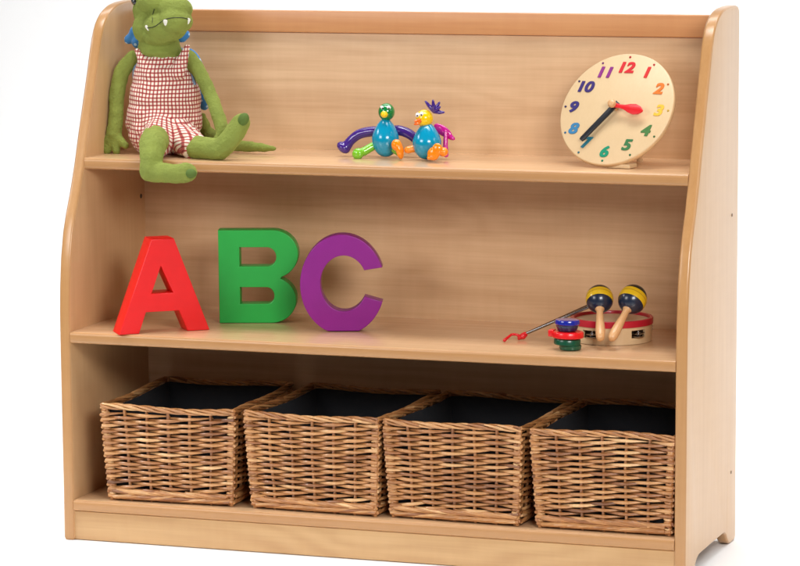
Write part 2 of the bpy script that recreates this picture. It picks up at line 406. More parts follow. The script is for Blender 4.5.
for h, c in NC.items():
    a = math.pi/2-2*math.pi*h/12; mat = plain('numeral paint', srgb(*c), .45)
    rr = .0735 if h not in (10, 11, 12) else .0710
    if h in (4, 5): rr = .070
    if h == 7: rr = .0690
    flat_text(str(h), .0250, CM @ Matrix.Translation((rr*math.cos(a), rr*math.sin(a), .0006)), mat, ck, 'numeral')
    mb = MB(); mb.lathe([(0, .0008), (.0016, .0008), (.0019, 0)], 14, CM @ Matrix.Translation((RD*math.cos(a), RD*math.sin(a), .0001)))
    build(mb, 'minute_dot', plain('dot paint', tuple(v*.6 for v in srgb(*c)[:3])+(1,), .5), ck)
M['black'] = plain('black satin paint', srgb(30, 32, 38), .35)
def hand(angdeg, L, prof2, zlift, th2, mat):
    a = math.pi/2-R(angdeg); mt = CM @ Matrix.Translation((0, 0, zlift)) @ Matrix.Rotation(a, 4, 'Z')
    mb = MB(); n_ = len(prof2)
    top = [Vector((x*L, w, th2)) for x, w in prof2]+[Vector((x*L, -w, th2)) for x, w in reversed(prof2)]
    k = len(top); mb.v = [mt @ v for v in top]+[mt @ (v-Vector((0, 0, th2))) for v in top]; mb.c = [.5]*len(mb.v)
    mb.f = [tuple(range(k)), tuple(range(2*k-1, k-1, -1))]+[(i, (i+1) % k, (i+1) % k+k, i+k) for i in range(k)]
    return build(mb, 'hand', mat, ck, bevel=.0006, segs=2)
hand(214.5, .073, [(-.12, .004), (.0, .0048), (.95, .0042), (1, .003)], .007, .003, M['black'])
hand(99, .054, [(-.08, .003), (.0, .0042), (.25, .0030), (.40, .0040), (.55, .0072), (.72, .0088), (.88, .0068), (.97, .003), (1, .001)], .0115, .003, plain('clock hand red', srgb(216, 22, 32), .35))
mb = MB(); mb.lathe([(0, 0), (.0035, 0), (.0035, .014), (.0062, .015), (.0068, .018), (.0055, .0215), (.003, .023), (0, .0234)], 24, CM)
build(mb, 'hub', M['handle_wood'], ck)
# rear prop and foot block
mb = MB(); q = CM @ Vector((0, .03, -.0105)); g = Vector((q.x, q.y, ZT+.0005))+bk*.055
mb.tube([q, g], .005, 12); build(mb, 'prop', M['toy_wood'], ck)
mb = MB(); fm = Matrix.Translation(CM @ Vector((.02, -CR+.004, -.012))); fz = (CM @ Vector((.02, -CR+.004, -.012))).z
rot = Matrix.Rotation(th_, 4, 'Z')
mb.box((-.018, -.004, ZT+.0004-fz), (.024, .022, .004), fm @ rot); build(mb, 'foot', M['toy_wood'], ck, bevel=.0015)

# ------------------------------------------------------------------ blobs -> one continuous surface
def remesh(spheres, name, mat, parent, voxel=.0022, smooth=6, uvfn=None, origin=None, attr=None):
    """spheres: (centre, (rx,ry,rz), rotation matrix or None) merged and remeshed to a single skin"""
    bm = bmesh.new()
    for c, r, rot in spheres:
        if not hasattr(r, '__len__'): r = (r, r, r)
        mt = Matrix.Translation(c) @ (rot.to_4x4() if rot else Matrix.Identity(4)) @ Matrix.Diagonal((*r, 1))
        bmesh.ops.create_icosphere(bm, subdivisions=3 if max(r) > .02 else 2, radius=1, matrix=mt)
    me0 = bpy.data.meshes.new('tmp'); bm.to_mesh(me0); bm.free()
    t = bpy.data.objects.new('tmp', me0); col.objects.link(t)
    mo = t.modifiers.new('r', 'REMESH'); mo.mode = 'VOXEL'; mo.voxel_size = voxel
    if smooth: s_ = t.modifiers.new('s', 'SMOOTH'); s_.iterations = smooth; s_.factor = .5
    dg = bpy.context.evaluated_depsgraph_get(); me = bpy.data.meshes.new_from_object(t.evaluated_get(dg)); bpy.data.objects.remove(t)
    me.name = name; me.materials.clear()
    if uvfn:
        at_ = me.attributes.new('cloth', 'FLOAT_VECTOR', 'POINT')
        for i, v in enumerate(me.vertices): at_.data[i].vector = uvfn(v.co)
    o0 = origin if origin is not None else parent_origin(parent)
    me.transform(Matrix.Translation(-Vector(o0)))
    o = link(name, me, mat, parent, 80)
    if parent is None: o.location = o0
    return o
def push_out(o, fn):
    me = o.data; n_ = len(me.vertices); cs = [v.co.copy() for v in me.vertices]; ns = [v.normal.copy() for v in me.vertices]; flat = []
    for c, q in zip(cs, ns): flat += list(c+q*fn(c+ORG[o.parent.name]))
    me.vertices.foreach_set('co', flat); me.update()
def chain(pts, rads, step=.35):
    out = []
    for (p0, r0), (p1, r1) in zip(zip(pts, rads), zip(pts[1:], rads[1:])):
        p0, p1 = Vector(p0), Vector(p1); L = (p1-p0).length; k = max(2, int(L/(min(r0, r1)*step)))
        for i in range(k+1): out.append((p0.lerp(p1, i/k), r0+(r1-r0)*i/k, None))
    return out
def smoothpts(pts, rads, sub=4):
    """Catmull-Rom through the joints"""
    P_ = [Vector(p) for p in pts]; o = []; ro = []
    for i in range(len(P_)-1):
        a, b, c, d = P_[max(i-1, 0)], P_[i], P_[i+1], P_[min(i+2, len(P_)-1)]
        for j in range(sub):
            t = j/sub; o.append(.5*((2*b)+(c-a)*t+(2*a-5*b+4*c-d)*t*t+(3*b-a-3*c+d)*t**3)); ro.append(rads[i]+(rads[i+1]-rads[i])*t)
    o.append(P_[-1]); ro.append(rads[-1]); return o, ro

# ------------------------------------------------------------------ plush crocodile
pc = at(163, 152, .175)
fr = thing('plush_toy', (pc.x, pc.y, ZT), 'green plush crocodile in red checked dungarees sitting with one foot over the top shelf edge', 'soft toy')
M['plush'] = plain('green plush', srgb(130, 142, 62), .92, sheen=.4, bump=.8, bscale=300, mottling=.22)
M['plush_dark'] = plain('darker green plush patch', srgb(84, 108, 42), .85, sheen=.3, bump=.4, bscale=420)
Y0 = .185
S = []
# torso under the clothes and neck
S += [(at(164, 118, Y0), (.052, .044, .060), None), (at(167, 75, Y0), (.036, .032, .05), None)]
S += chain([at(168, 62, Y0), at(160, 40, Y0-.002)], [.028, .029])
S += [(at(157, 47, Y0-.004), (.0315, .029, .016), None), (at(160, 52, Y0-.006), (.033, .030, .010), None)]
# head: skull and big muzzle turned to the right
S += [(at(158, 10, Y0+.004), (.041, .04, .045), None), (at(153, 28, Y0-.004), (.033, .036, .031), None)]
S += [(at(166, 26, Y0-.03), (.036, .034, .0265), None), (at(176, 21, Y0-.042), (.0265, .030, .022), None), (at(172, 8, Y0-.03), (.023, .028, .02), None), (at(160, 36, Y0-.022), (.028, .03, .016), None)]
S += [(at(160, 2, Y0-.02), (.036, .034, .024), None), (at(150, -4, Y0), (.03, .03, .022), None), (at(170, -2, Y0-.01), (.022, .028, .022), None), (at(180, 10, Y0-.036), (.020, .022, .020), None)]
# eye domes on top of the skull
S += [(at(141, -9, Y0), .017, None), (at(172, -12, Y0-.006), .017, None)]
# near arm
p_, r_ = smoothpts([at(134, 58, Y0), at(122, 72, Y0-.004), at(117, 95, Y0-.012), at(116, 118, Y0-.02), at(114, 134, Y0-.026)], [.013, .0135, .0130, .0125, .0135])
S += chain(p_, r_)
for x, y, r in ((99.5, 149, .0062), (107, 151, .0066), (116.5, 151, .0068), (125.5, 145.5, .0062)):
    S += chain([at(113.5, 135, Y0-.027), at(x*.6+113.5*.4, y*.62+135*.38, Y0-.031), at(x, y, Y0-.034)], [.0105, r*1.12, r])
# far arm
p_, r_ = smoothpts([at(188, 58, Y0), at(198, 70, Y0-.002), at(209, 92, Y0-.012), at(218, 115, Y0-.03), at(223, 132, Y0-.04)], [.014, .0125, .0118, .0115, .012])
S += chain(p_, r_)
for x, y in ((216, 141), (226, 144), (233, 138)): S += chain([at(223, 133, Y0-.04), at(x, y, Y0-.05)], [.010, .0068])
# leg over the edge
p_, r_ = smoothpts([at(160, 134, .15), at(156, 139.5, .110), at(152.5, 145, .068), at(152, 154, .048), at(151, 164, .040), at(151, 171, .036)], [.024, .0235, .0215, .0195, .0180, .0172])
S += chain(p_, r_)
p_, r_ = smoothpts([at(150, 171.5, .037), at(163, 173, .036), at(177, 173.8, .035), at(187, 172.6, .035)], [.0172, .0158, .0158, .0165])
S += chain(p_, r_)
# leg lying on the shelf
p_, r_ = smoothpts([at(184, 137, .15), at(195, 146.5, .118), at(208, 148.5, .104), at(219, 149.5, .098)], [.022, .0195, .0180, .0178])
S += chain(p_, r_)
p_, r_ = smoothpts([at(219, 150, .097), at(228, 142, .096), at(236, 131, .098), at(241, 122.5, .102)], [.0175, .0172, .0165, .0150])
S += chain(p_, r_)
# tail
p_, r_ = smoothpts([at(185, 136, .235), at(200, 128, .25), at(212, 136, .245), at(232, 144.5, .222), at(255, 147.2, .205), at(274, 148.6, .20)], [.02, .0115, .012, .0105, .0085, .004])
S += chain(p_, r_)
S += chain([at(203, 116, .235), at(205, 126, .24)], [.005, .009])
body = remesh(S, 'body', M['plush'], fr, .0019, 6)
push_out(body, lambda w_: .0011*noise.noise(w_*85)+.0005*noise.noise(w_*260))
# toe patches
remesh([(at(191, 173.6, .0240), (.0095, .0078, .0078), None)], 'toe_patch', M['plush_dark'], fr, .0015, 2)
remesh([(at(243.5, 119.5, .0915), (.0092, .008, .0115), Matrix.Rotation(R(30), 3, 'Y'))], 'toe_patch', M['plush_dark'], fr, .0015, 2)
# face
M['tooth'] = plain('white felt', srgb(232, 228, 214), .8); M['thread'] = plain('dark thread', srgb(48, 52, 28), .7)
import bpy as _b
from mathutils.bvhtree import BVHTree
dg = bpy.context.evaluated_depsgraph_get()
bv = BVHTree.FromPolygons([v.co+ORG[fr.name] for v in body.data.vertices], [tuple(p.vertices) for p in body.data.polygons])
def on_body(px, py, lift=.0):
    d = (fw + rt*(px-CX)/F - up*(py-CY)/F).normalized()
    hit = bv.ray_cast(CAM, d)
    return (hit[0]+hit[1]*lift, hit[1]) if hit[0] else (at(px, py, .12), Vector((0, -1, 0)))
def stitched(pix, r, name, mat, lift=.0002):
    q = [on_body(x, y, lift)[0] for x, y in pix]; q2, _ = smoothpts(q, [r]*len(q), 4)
    mb = MB(); mb.tube(q2, r, 6); return build(mb, name, mat, fr, smooth=60)
stitched([(147.5, 28), (151, 27.8), (155.5, 26.3), (160, 23), (165, 19.8), (171, 18.2), (178, 17.8), (184, 18.2), (188, 19.6), (190.5, 21.5)], .00075, 'mouth_line', M['thread'])
stitched([(154.5, 9), (153, 14), (152.6, 19), (152.4, 23)], .0006, 'face_seam', M['thread'])
for (x, y, s_, tl) in ((147, 27.5, .0024, -30), (165.5, 22.0, .0037, 0), (188.3, 20.6, .0032, 10)):
    c, nn = on_body(x, y, .0004)
    mb = MB(); q = Matrix.Translation(c+Vector((0, 0, .0))) @ Matrix.Rotation(R(tl), 4, 'Y')
    mb.lathe([(0, .004), (s_*.9, .003), (s_, .0), (s_*.5, -.005), (0, -.0065)], 16, q, scale=(1, .35)); build(mb, 'tooth', M['tooth'], fr)
for x, y in ((134.5, 1.5),):
    c, nn = on_body(x, y, 0)
    mb = MB(); mb.lathe([(0, .006), (.004, .0052), (.0068, .002), (.0072, -.001), (.004, -.004)], 20, Matrix.Translation(c-nn*.001) @ Vector((0, 0, 1)).rotation_difference(nn).to_matrix().to_4x4())
    build(mb, 'eye', plain('black eye bead', (.01, .01, .012, 1), .12, coat=1), fr)
# dungarees
m, n, l, p = newmat('red checked cotton')
A_ = n.new('ShaderNodeAttribute'); A_.attribute_name = 'cloth'
sp = n.new('ShaderNodeSeparateXYZ'); l.new(A_.outputs['Vector'], sp.inputs[0])
def band(sock, w):
    a = n.new('ShaderNodeMath'); a.operation = 'FRACT'; l.new(sock, a.inputs[0])
    b = n.new('ShaderNodeMath'); b.operation = 'SUBTRACT'; l.new(a.outputs[0], b.inputs[0]); b.inputs[1].default_value = .5
    c = n.new('ShaderNodeMath'); c.operation = 'ABSOLUTE'; l.new(b.outputs[0], c.inputs[0])
    d = n.new('ShaderNodeMapRange'); l.new(c.outputs[0], d.inputs['Value']); d.inputs['From Min'].default_value = w-.06; d.inputs['From Max'].default_value = w+.06
    d.inputs['To Min'].default_value = 1; d.inputs['To Max'].default_value = 0
    return d.outputs[0]
bx, bz = band(sp.outputs[0], .19), band(sp.outputs[1], .19)
mxx = n.new('ShaderNodeMath'); mxx.operation = 'MAXIMUM'; l.new(bx, mxx.inputs[0]); l.new(bz, mxx.inputs[1])
mn = n.new('ShaderNodeMath'); mn.operation = 'MULTIPLY'; l.new(bx, mn.inputs[0]); l.new(bz, mn.inputs[1])
c1 = n.new('ShaderNodeMix'); c1.data_type = 'RGBA'; c1.inputs[6].default_value = srgb(244, 232, 216); c1.inputs[7].default_value = srgb(184, 80, 74); l.new(mxx.outputs[0], c1.inputs[0])
c2 = n.new('ShaderNodeMix'); c2.data_type = 'RGBA'; c2.inputs[7].default_value = srgb(132, 34, 38); l.new(c1.outputs[2], c2.inputs[6]); l.new(mn.outputs[0], c2.inputs[0])
l.new(c2.outputs[2], p.inputs['Base Color']); p.inputs['Roughness'].default_value = .85; p.inputs['Sheen Weight'].default_value = .15
tc = n.new('ShaderNodeTexCoord'); no = n.new('ShaderNodeTexNoise'); no.inputs['Scale'].default_value = 28; no.inputs['Detail'].default_value = 3; no.inputs['Distortion'].default_value = .8
n2 = n.new('ShaderNodeBump'); n2.inputs['Strength'].default_value = .55; n2.inputs['Distance'].default_value = .006
l.new(tc.outputs['Object'], no.inputs['Vector']); l.new(no.outputs['Fac'], n2.inputs['Height']); l.new(n2.outputs[0], p.inputs['Normal'])
M['check'] = m
ax = at(164, 110, Y0)
def uvt(co):
    a = math.atan2(co.x-ax.x, -(co.y-ax.y)); w = noise.noise(co*30)*.0022
    rr = min(.062, max(.030, math.hypot(co.x-ax.x, co.y-ax.y)))
    fwd = max(0, (ax.y-.052)-co.y)
    return ((a*rr+w)/.0066, (co.z-.75*fwd+noise.noise(co*26+Vector((5, 0, 0)))*.0022)/.0066, 0)
G = [(at(164, 119, Y0), (.0635, .055, .056), None), (at(165, 98, Y0), (.0595, .052, .055), None), (at(164, 78, Y0), (.0520, .044, .042), None), (at(163, 64, Y0), (.0440, .036, .022), None), (at(164, 134, Y0-.004), (.058, .054, .042), None)]
# bib points at the shoulders
G += chain([at(150, 75, Y0-.031), at(137.5, 51, Y0-.022)], [.014, .005]) + chain([at(178, 72, Y0-.031), at(187.5, 47, Y0-.022)], [.014, .005])
G += chain([at(150, 75, Y0-.031), at(178, 72, Y0-.031)], [.012, .012])
G += chain([at(164, 132, .145), at(157, 141, .115)], [.031, .0275]) + chain([at(180, 136, .150), at(192, 145, .123)], [.029, .0235])
dn = remesh(G, 'dungarees', M['check'], fr, .0022, 5, uvt)
# wavy cloth: small folds near the seams
push_out(dn, lambda w: .0016*noise.noise(w*70)*(1+1.5*max(0, 1-abs(w.z-(ZT+.035))/.04))-.0011*abs(noise.noise(Vector((w.x*55+w.z*25, w.y*40, w.z*55-w.x*30)))))
M['trim'] = plain('pale blue trim', srgb(140, 168, 200), .8, sheen=.2)
M['bluecloth'] = None
m, n, l, p = newmat('blue dotted cloth')
tc = n.new('ShaderNodeTexCoord'); vo = n.new('ShaderNodeTexVoronoi'); vo.inputs['Scale'].default_value = 95; l.new(tc.outputs['Object'], vo.inputs['Vector'])
rp = n.new('ShaderNodeValToRGB'); l.new(vo.outputs['Distance'], rp.inputs[0]); ee = rp.color_ramp.elements
ee[0].position = .20; ee[0].color = srgb(190, 215, 235); ee[1].position = .27; ee[1].color = srgb(52, 128, 194)
l.new(rp.outputs[0], p.inputs['Base Color']); p.inputs['Roughness'].default_value = .75; p.inputs['Sheen Weight'].default_value = .3
M['bluecloth'] = m
rY = lambda d: Matrix.Rotation(R(d), 3, 'Y')
Wg = [(at(133.5, 34, Y0+.018), (.0085, .008, .0145), rY(14)), (at(129.5, 39, Y0+.018), (.0085, .007, .0105), rY(50)), (at(138, 42, Y0+.02), (.010, .014, .012), None), (at(182, 37, Y0+.02), (.011, .009, .0095), rY(-30)), (at(186, 35, Y0+.02), (.007, .007, .008), rY(20))]
Wg += [(at(160, 60, Y0+.045), (.05, .010, .034), None), (at(194, 68, Y0+.036), (.017, .010, .034), rY(-20)), (at(200, 84, Y0+.036), (.0155, .009, .030), rY(-12)), (at(203.5, 99, Y0+.030), (.0120, .008, .020), rY(-4))]
remesh(Wg, 'cape', M['bluecloth'], fr, .002, 4)
bg = BVHTree.FromPolygons([v.co+ORG[fr.name] for v in dn.data.vertices], [tuple(p.vertices) for p in dn.data.polygons])
for pix in ([(136.5, 51), (134.5, 60), (134, 70), (132.5, 80)], [(190, 50), (192.3, 62), (194, 74), (196.5, 84)]):
    q = []
    for x, y in pix:
        d = (fw + rt*(x-CX)/F - up*(y-CY)/F).normalized(); P0 = at(x, y, Y0-.004)
        hit = bg.find_nearest(P0); q.append(hit[0]+hit[1]*.0005)
    q2, _ = smoothpts(q, [.003]*4, 4); mb = MB(); mb.tube(q2, .0026, 8); build(mb, 'trim', M['trim'], fr, smooth=60)

# ------------------------------------------------------------------ plastic birds
def pl(name, c, **k): return plain(name, srgb(*c), .18, coat=.6, mottling=.02, **k)
M['turq'] = pl('turquoise plastic', (0, 150, 190)); M['bgreen'] = pl('green plastic', (0, 130, 60)); M['yellow'] = pl('yellow plastic', (248, 206, 0))
M['bpurple'] = pl('violet plastic', (66, 34, 130)); M['lime'] = pl('lime plastic', (122, 196, 40)); M['orange'] = pl('orange plastic', (248, 140, 10)); M['magenta'] = pl('magenta plastic', (196, 20, 140))
M['beak'] = pl('orange beak plastic', (244, 110, 20)); M['wht'] = pl('white plastic', (240, 240, 240)); M['blk'] = pl('black plastic', (10, 10, 14))
def egg(c, rx, h, lean=0):
    """egg standing on its broad end, narrow neck upwards"""
    prof = []
    for i in range(25):
        a = math.pi*i/24; z = -math.cos(a); k = 1-.24*max(0, z)-.06*z
        prof.append((max(0, rx*math.sin(a)*k), z*h/2))
    prof[0] = (0, -h/2); prof[-1] = (0, h/2)
    mb = MB(); mb.lathe(prof, 40, Matrix.Translation(c) @ Matrix.Rotation(lean, 4, 'Y')); return mb
def ball(c, r, rot=None, sc3=(1, 1, 1)):
    mb = MB(); pr = [(r*math.sin(math.pi*i/20), -r*math.cos(math.pi*i/20)) for i in range(21)]; pr[0] = (0, -r); pr[-1] = (0, r)
    mb.lathe(pr, 28, Matrix.Translation(c) @ (rot.to_4x4() if rot else Matrix.Identity(4)) @ Matrix.Diagonal((*sc3, 1))); return mb
YB = .195
q = at(385, 156, YB)
b1 = thing('toy_bird', (q.x, q.y, ZT), 'plastic toy bird with green head, turquoise egg body and long violet arms', 'toy bird', 'plastic toy birds')
build(egg(at(385.5, 137.5, YB), .0217, .062), 'body', M['turq'], b1)
hd = build(ball(at(386.5, 112, YB), .0132, None, (1, 1, 1.06)), 'head', M['bgreen'], b1)
build(ball(at(384.2, 114.6, YB-.0135), .0058, None, (1, .9, .95)), 'beak', M['yellow'], b1)
for x in (382.4, 388.6):
    ey_ = build(ball(at(x, 107.6, YB-.0085), .0040, Matrix.Rotation(R(20), 3, 'Y'), (1, .8, .62)), 'eye', M['wht'], b1)
    build(ball(at(x+.4, 108.4, YB-.0117), .0013), 'pupil', M['blk'], ey_)
pp, rr_ = smoothpts([at(385, 132, .212), at(373, 131.5, .211), at(360, 134, .209), at(351, 140.5, .206), at(346.5, 146.5, .203)], [.0085, .0088, .0085, .008, .0085])
sp_ = chain(pp, rr_); sp_ += [(at(343.5, 147.5, .202), (.0125, .011, .0085), rY(38))]
remesh(sp_, 'arm', M['bpurple'], b1, .0014, 4)
pp, rr_ = smoothpts([at(385, 132, .212), at(398, 130.5, .212), at(409, 134, .213), at(419, 142, .215)], [.0085, .0088, .0085, .008])
remesh(chain(pp, rr_), 'arm', M['bpurple'], b1, .0014, 4)
remesh(chain([at(373.5, 146, .190), at(364, 151.5, .182)], [.0068, .0074])+[(at(358, 153.8, .176), (.0105, .008, .0095), rY(-30))], 'leg', M['lime'], b1, .0014, 3)
remesh(chain([at(392, 148, .190), at(400, 153.5, .188)], [.006, .006]), 'leg', M['lime'], b1, .0014, 3)
q = at(427, 159, YB-.01); Y2 = .18
b2 = thing('toy_bird', (q.x, q.y, ZT), 'plastic toy bird with yellow head, violet tuft, magenta wing and orange feet', 'toy bird', 'plastic toy birds')
build(egg(at(427, 141, Y2), .0228, .059), 'body', M['turq'], b2)
build(ball(at(424.5, 118.5, Y2), .0138, None, (1, 1, 1.02)), 'head', M['yellow'], b2)
remesh(chain([at(420, 120.5, Y2-.011), at(415.5, 121.5, Y2-.019)], [.0045, .0022])+[(at(417, 124, Y2-.017), (.006, .004, .0022), rY(-8))], 'beak', M['beak'], b2, .0009, 2)
for x, y in ((417.6, 115.2), (421.6, 114.4)):
    ey_ = build(ball(at(x, y, Y2-.0105), .0036, None, (1, .8, 1.1)), 'eye', M['wht'], b2)
    build(ball(at(x-.2, y+.6, Y2-.0136), .0013), 'pupil', M['blk'], ey_)
base_ = at(434, 112, Y2)
for x, y in ((425.5, 101.5), (433, 100.5), (439.5, 102.5), (444, 112.5), (440, 107)):
    tp = at(x, y, Y2+random.uniform(-.006, .006)); pp, rr_ = smoothpts([base_, base_.lerp(tp, .5), tp], [.0028, .0036, .0017])
    remesh(chain(pp, rr_), 'tuft_feather', M['bpurple'], b2, .0010, 2)
remesh([(at(443, 131, Y2+.02), (.0185, .0045, .0085), rY(33)), (at(450, 137, Y2+.02), (.010, .004, .0045), rY(25))], 'wing', M['magenta'], b2, .0012, 4)
remesh(chain([at(446, 132, Y2+.015), at(445.5, 144, Y2+.012), at(446, 155, Y2+.008)], [.0035, .0042, .0045]), 'tail_prop', M['magenta'], b2, .0012, 3)
remesh(chain([at(420, 147, Y2), at(408, 150, Y2-.008)], [.0062, .0062]), 'leg', M['orange'], b2, .0012, 3)
remesh([(at(399.5, 149.5, Y2-.012), (.0065, .0085, .0165), rY(-12)), (at(396, 145, Y2-.012), (.0080, .008, .0095), None)], 'foot', M['orange'], b2, .0012, 4)
remesh([(at(433.5, 153.8, Y2-.034), (.0105, .0055, .0115), rY(25)), (at(437, 150, Y2-.034), (.009, .0055, .0115), rY(10)), (at(429.5, 158, Y2-.034), (.0045, .005, .0035), None)], 'foot', M['orange'], b2, .0012, 4)
remesh(chain([at(430, 150, Y2-.01), at(443.5, 152, Y2-.028)], [.005, .0078]), 'leg', M['orange'], b2, .0012, 3)

# ------------------------------------------------------------------ tambourine
tb = atz(611.8, 339.6, ZM); TR, TH = .0635, .0365
tm = thing('tambourine', (tb.x, tb.y, ZM), 'small wooden tambourine with red rim and metal jingles lying under the maracas', 'tambourine')
mb = MB(); o_ = Matrix.Translation((tb.x, tb.y, ZM+.0006))
# wooden hoop with slots cut through it
bm = bmesh.new(); NSEG = 96; zs_ = [0, .0095, .0215, TH-.010]
slots = [a for a in (-104, -32, 40, 112, 184)]
def slot(a): return any(abs((a-s+180) % 360-180) < 14.5 for s in slots)
vv = {}
def V_(i, k, r):
    key = (i % NSEG, k, r)
    if key not in vv:
        a = 2*math.pi*i/NSEG; vv[key] = bm.verts.new(o_ @ Vector((r*math.cos(a), r*math.sin(a), zs_[k])))
    return vv[key]
ro, ri = TR-.001, TR-.0055
for i in range(NSEG):
    ac = (i+.5)*360/NSEG
    for k in range(3):
        if k == 1 and slot(ac): continue
        for r in (ro, ri): bm.faces.new((V_(i, k, r), V_(i+1, k, r), V_(i+1, k+1, r), V_(i, k+1, r)))
        if k == 1:
            for jj, an in ((i, ac-360/NSEG), (i+1, ac+360/NSEG)):
                if slot(an): bm.faces.new((V_(jj, 1, ro), V_(jj, 2, ro), V_(jj, 2, ri), V_(jj, 1, ri)))
    for k in (0, 3): bm.faces.new((V_(i, k, ro), V_(i+1, k, ro), V_(i+1, k, ri), V_(i, k, ri)))
    if slot(ac):
        for k in (1, 2): bm.faces.new((V_(i, k, ro), V_(i+1, k, ro), V_(i+1, k, ri), V_(i, k, ri)))
bmesh.ops.recalc_face_normals(bm, faces=bm.faces); me = bpy.data.meshes.new('hoop'); bm.to_mesh(me); bm.free(); me.transform(Matrix.Translation(-ORG[tm.name]))
link('hoop', me, M['toy_wood'], tm, 35)
mb = MB(); mb.lathe([(TR-.0005, TH-.0105), (TR+.0008, TH-.0100), (TR+.0010, TH-.001), (TR, TH), (TR-.004, TH), (TR-.005, TH-.002), (TR-.005, TH-.0105)], 96, o_)
build(mb, 'rim_band', plain('crimson tape', srgb(190, 22, 48), .35, coat=.2), tm)
mb = MB(); mb.lathe([(0, TH-.0045), (TR-.0055, TH-.0045), (TR-.0055, TH-.0055), (0, TH-.0055)], 72, o_); build(mb, 'drum_skin', plain('pale drum skin', srgb(214, 190, 160), .5), tm)
M['steel'] = plain('bright steel', srgb(190, 190, 192), .22, metal=1, mottling=.05)
for s in slots:
    a = R(s)
    for dz in (-.0022, .0022):
        mb = MB(); q = Matrix.Translation(Vector((tb.x+(TR-.0035)*math.cos(a), tb.y+(TR-.0035)*math.sin(a), ZM+.0155+dz))) @ Matrix.Rotation(R(5), 4, 'X')
        mb.lathe([(0, .0016), (.003, .0016), (.0042, .0002), (.0095, -.0002), (.0100, .0004), (.0095, -.0008), (0, -.0008)], 28, q); build(mb, 'jingle', M['steel'], tm)
    mb = MB(); mb.tube([(tb.x+(TR-.003)*math.cos(a), tb.y+(TR-.003)*math.sin(a), ZM+.009), (tb.x+(TR-.003)*math.cos(a), tb.y+(TR-.003)*math.sin(a), ZM+.0225)], .0008, 8); build(mb, 'jingle_pin', M['steel'], tm)

# ------------------------------------------------------------------ maracas
m, n, l, p = newmat('maraca shell paint')
A_ = n.new('ShaderNodeAttribute'); A_.attribute_name = 'shade'
cr = n.new('ShaderNodeValToRGB'); cr.color_ramp.interpolation = 'CONSTANT'; l.new(A_.outputs['Fac'], cr.inputs[0]); e = cr.color_ramp.elements
e[0].position = 0; e[0].color = srgb(22, 34, 58); e[1].position = .3; e[1].color = srgb(226, 184, 24)
x = cr.color_ramp.elements.new(.5); x.color = srgb(190, 150, 30)
x = cr.color_ramp.elements.new(.54); x.color = srgb(226, 184, 24)
x = cr.color_ramp.elements.new(.7); x.color = srgb(30, 36, 34)
l.new(cr.outputs[0], p.inputs['Base Color']); p.inputs['Roughness'].default_value = .3; p.inputs['Coat Weight'].default_value = .4
M['maraca'] = m
def maraca(hp, ep, r, label):
    """hp: head centre; ep: free end of the handle"""
    d = (hp-ep).normalized(); q = Vector((0, 0, 1)).rotation_difference(d).to_matrix().to_4x4()
    t = thing('maraca', (hp.x, hp.y, ZM), label, 'maraca', 'pair of maracas resting on the tambourine')
    N = 64; mb = MB(); mt = Matrix.Translation(hp) @ q
    pr = [(max(0, r*math.sin(math.pi*i/N)), -r*1.08*math.cos(math.pi*i/N)) for i in range(N+1)]; pr[0] = (0, pr[0][1]); pr[-1] = (0, pr[-1][1])
    mb.lathe(pr, 44, mt)
    mb.c = [(((mt.inverted() @ v).z/(r*1.08))+1)/2 for v in mb.v]
    # map: navy cap (low z) < yellow band < dark crown
    mb.c = [.1 if c < .315 else (.3+(c-.315)*1.1 if c < .66 else .8) for c in mb.c]
    build(mb, 'shell', M['maraca'], t, smooth=60)
    L = (hp-ep).length; m2 = Matrix.Translation(ep) @ q
    mb = MB(); mb.lathe([(0, 0), (.0035, .0004), (.0058, .003), (.0072, .010), (.0076, .020), (.0066, .036), (.0052, .055), (.0052, L-r*1.2), (.0072, L-r*1.02), (.0085, L-r*.86), (.008, L-r*.7)], 28, m2)
    build(mb, 'handle', M['handle_wood'], t, smooth=60)
mz = ZM+TH
h1 = at(599.5, 299, tb.y-.045); h2 = at(632.5, 299.2, tb.y-.040)
#print('maraca head z', h1.z, h2.z, 'rim', mz, 'tb', tb)
e1 = at(600.5, 340.0, tb.y-.110); e2 = at(611.0, 340.0, tb.y-.108)
#print('handle ends', e1, e2)
maraca(h1, e1, .0215, 'left maraca of the pair, its wooden handle pointing straight at the viewer')
maraca(h2, e2, .0222, 'right maraca of the pair, its wooden handle slanting down to the left')

# ------------------------------------------------------------------ castanets
def castanet(px, py_bottom, Yc, r, specs, mat, label, cord=None):
    """specs: shells as (height above the bottom, thickness, x shift, tilt, radius factor)"""
    p0 = at(px, py_bottom, Yc)
    t = thing('castanet', tuple(p0), label, 'castanet', 'stack of wooden castanets')
    for z0, th, dx, tilt, k, flip in specs:
        mt = Matrix.Translation(p0+Vector((dx, 0, z0+th/2))) @ Matrix.Rotation(R(tilt), 4, 'Y') @ (Matrix.Rotation(math.pi, 4, 'X') if flip else Matrix.Identity(4))
        rr = r*k
        mb = MB(); mb.lathe([(0, -th/2), (rr-.001, -th/2), (rr, -th/2+.001), (rr, th*.2), (rr*.95, th*.38), (rr*.8, th*.5), (0, th*.5)], 48, mt, scale=(1, .9)); build(mb, 'shell', mat, t)
    return t, p0
M['cgreen'] = plain('dark green paint', srgb(6, 84, 58), .3, coat=.4); M['cred'] = plain('bright red paint', srgb(226, 20, 26), .3, coat=.4); M['cblue'] = plain('blue paint', srgb(24, 38, 150), .18, coat=.8)
g_ = atz(568.5, 349.8, ZM)
t, p0 = castanet(568.5, 349.8, g_.y, .0185, [(0.0005, .0078, .003, 0, .92, True), (.0085, .0098, -.002, 2, 1.12, False)], M['cgreen'], 'dark green castanet at the bottom of the stack on the middle shelf')
def stack(z, dx): return Vector((p0.x+dx, p0.y, ZM+z))
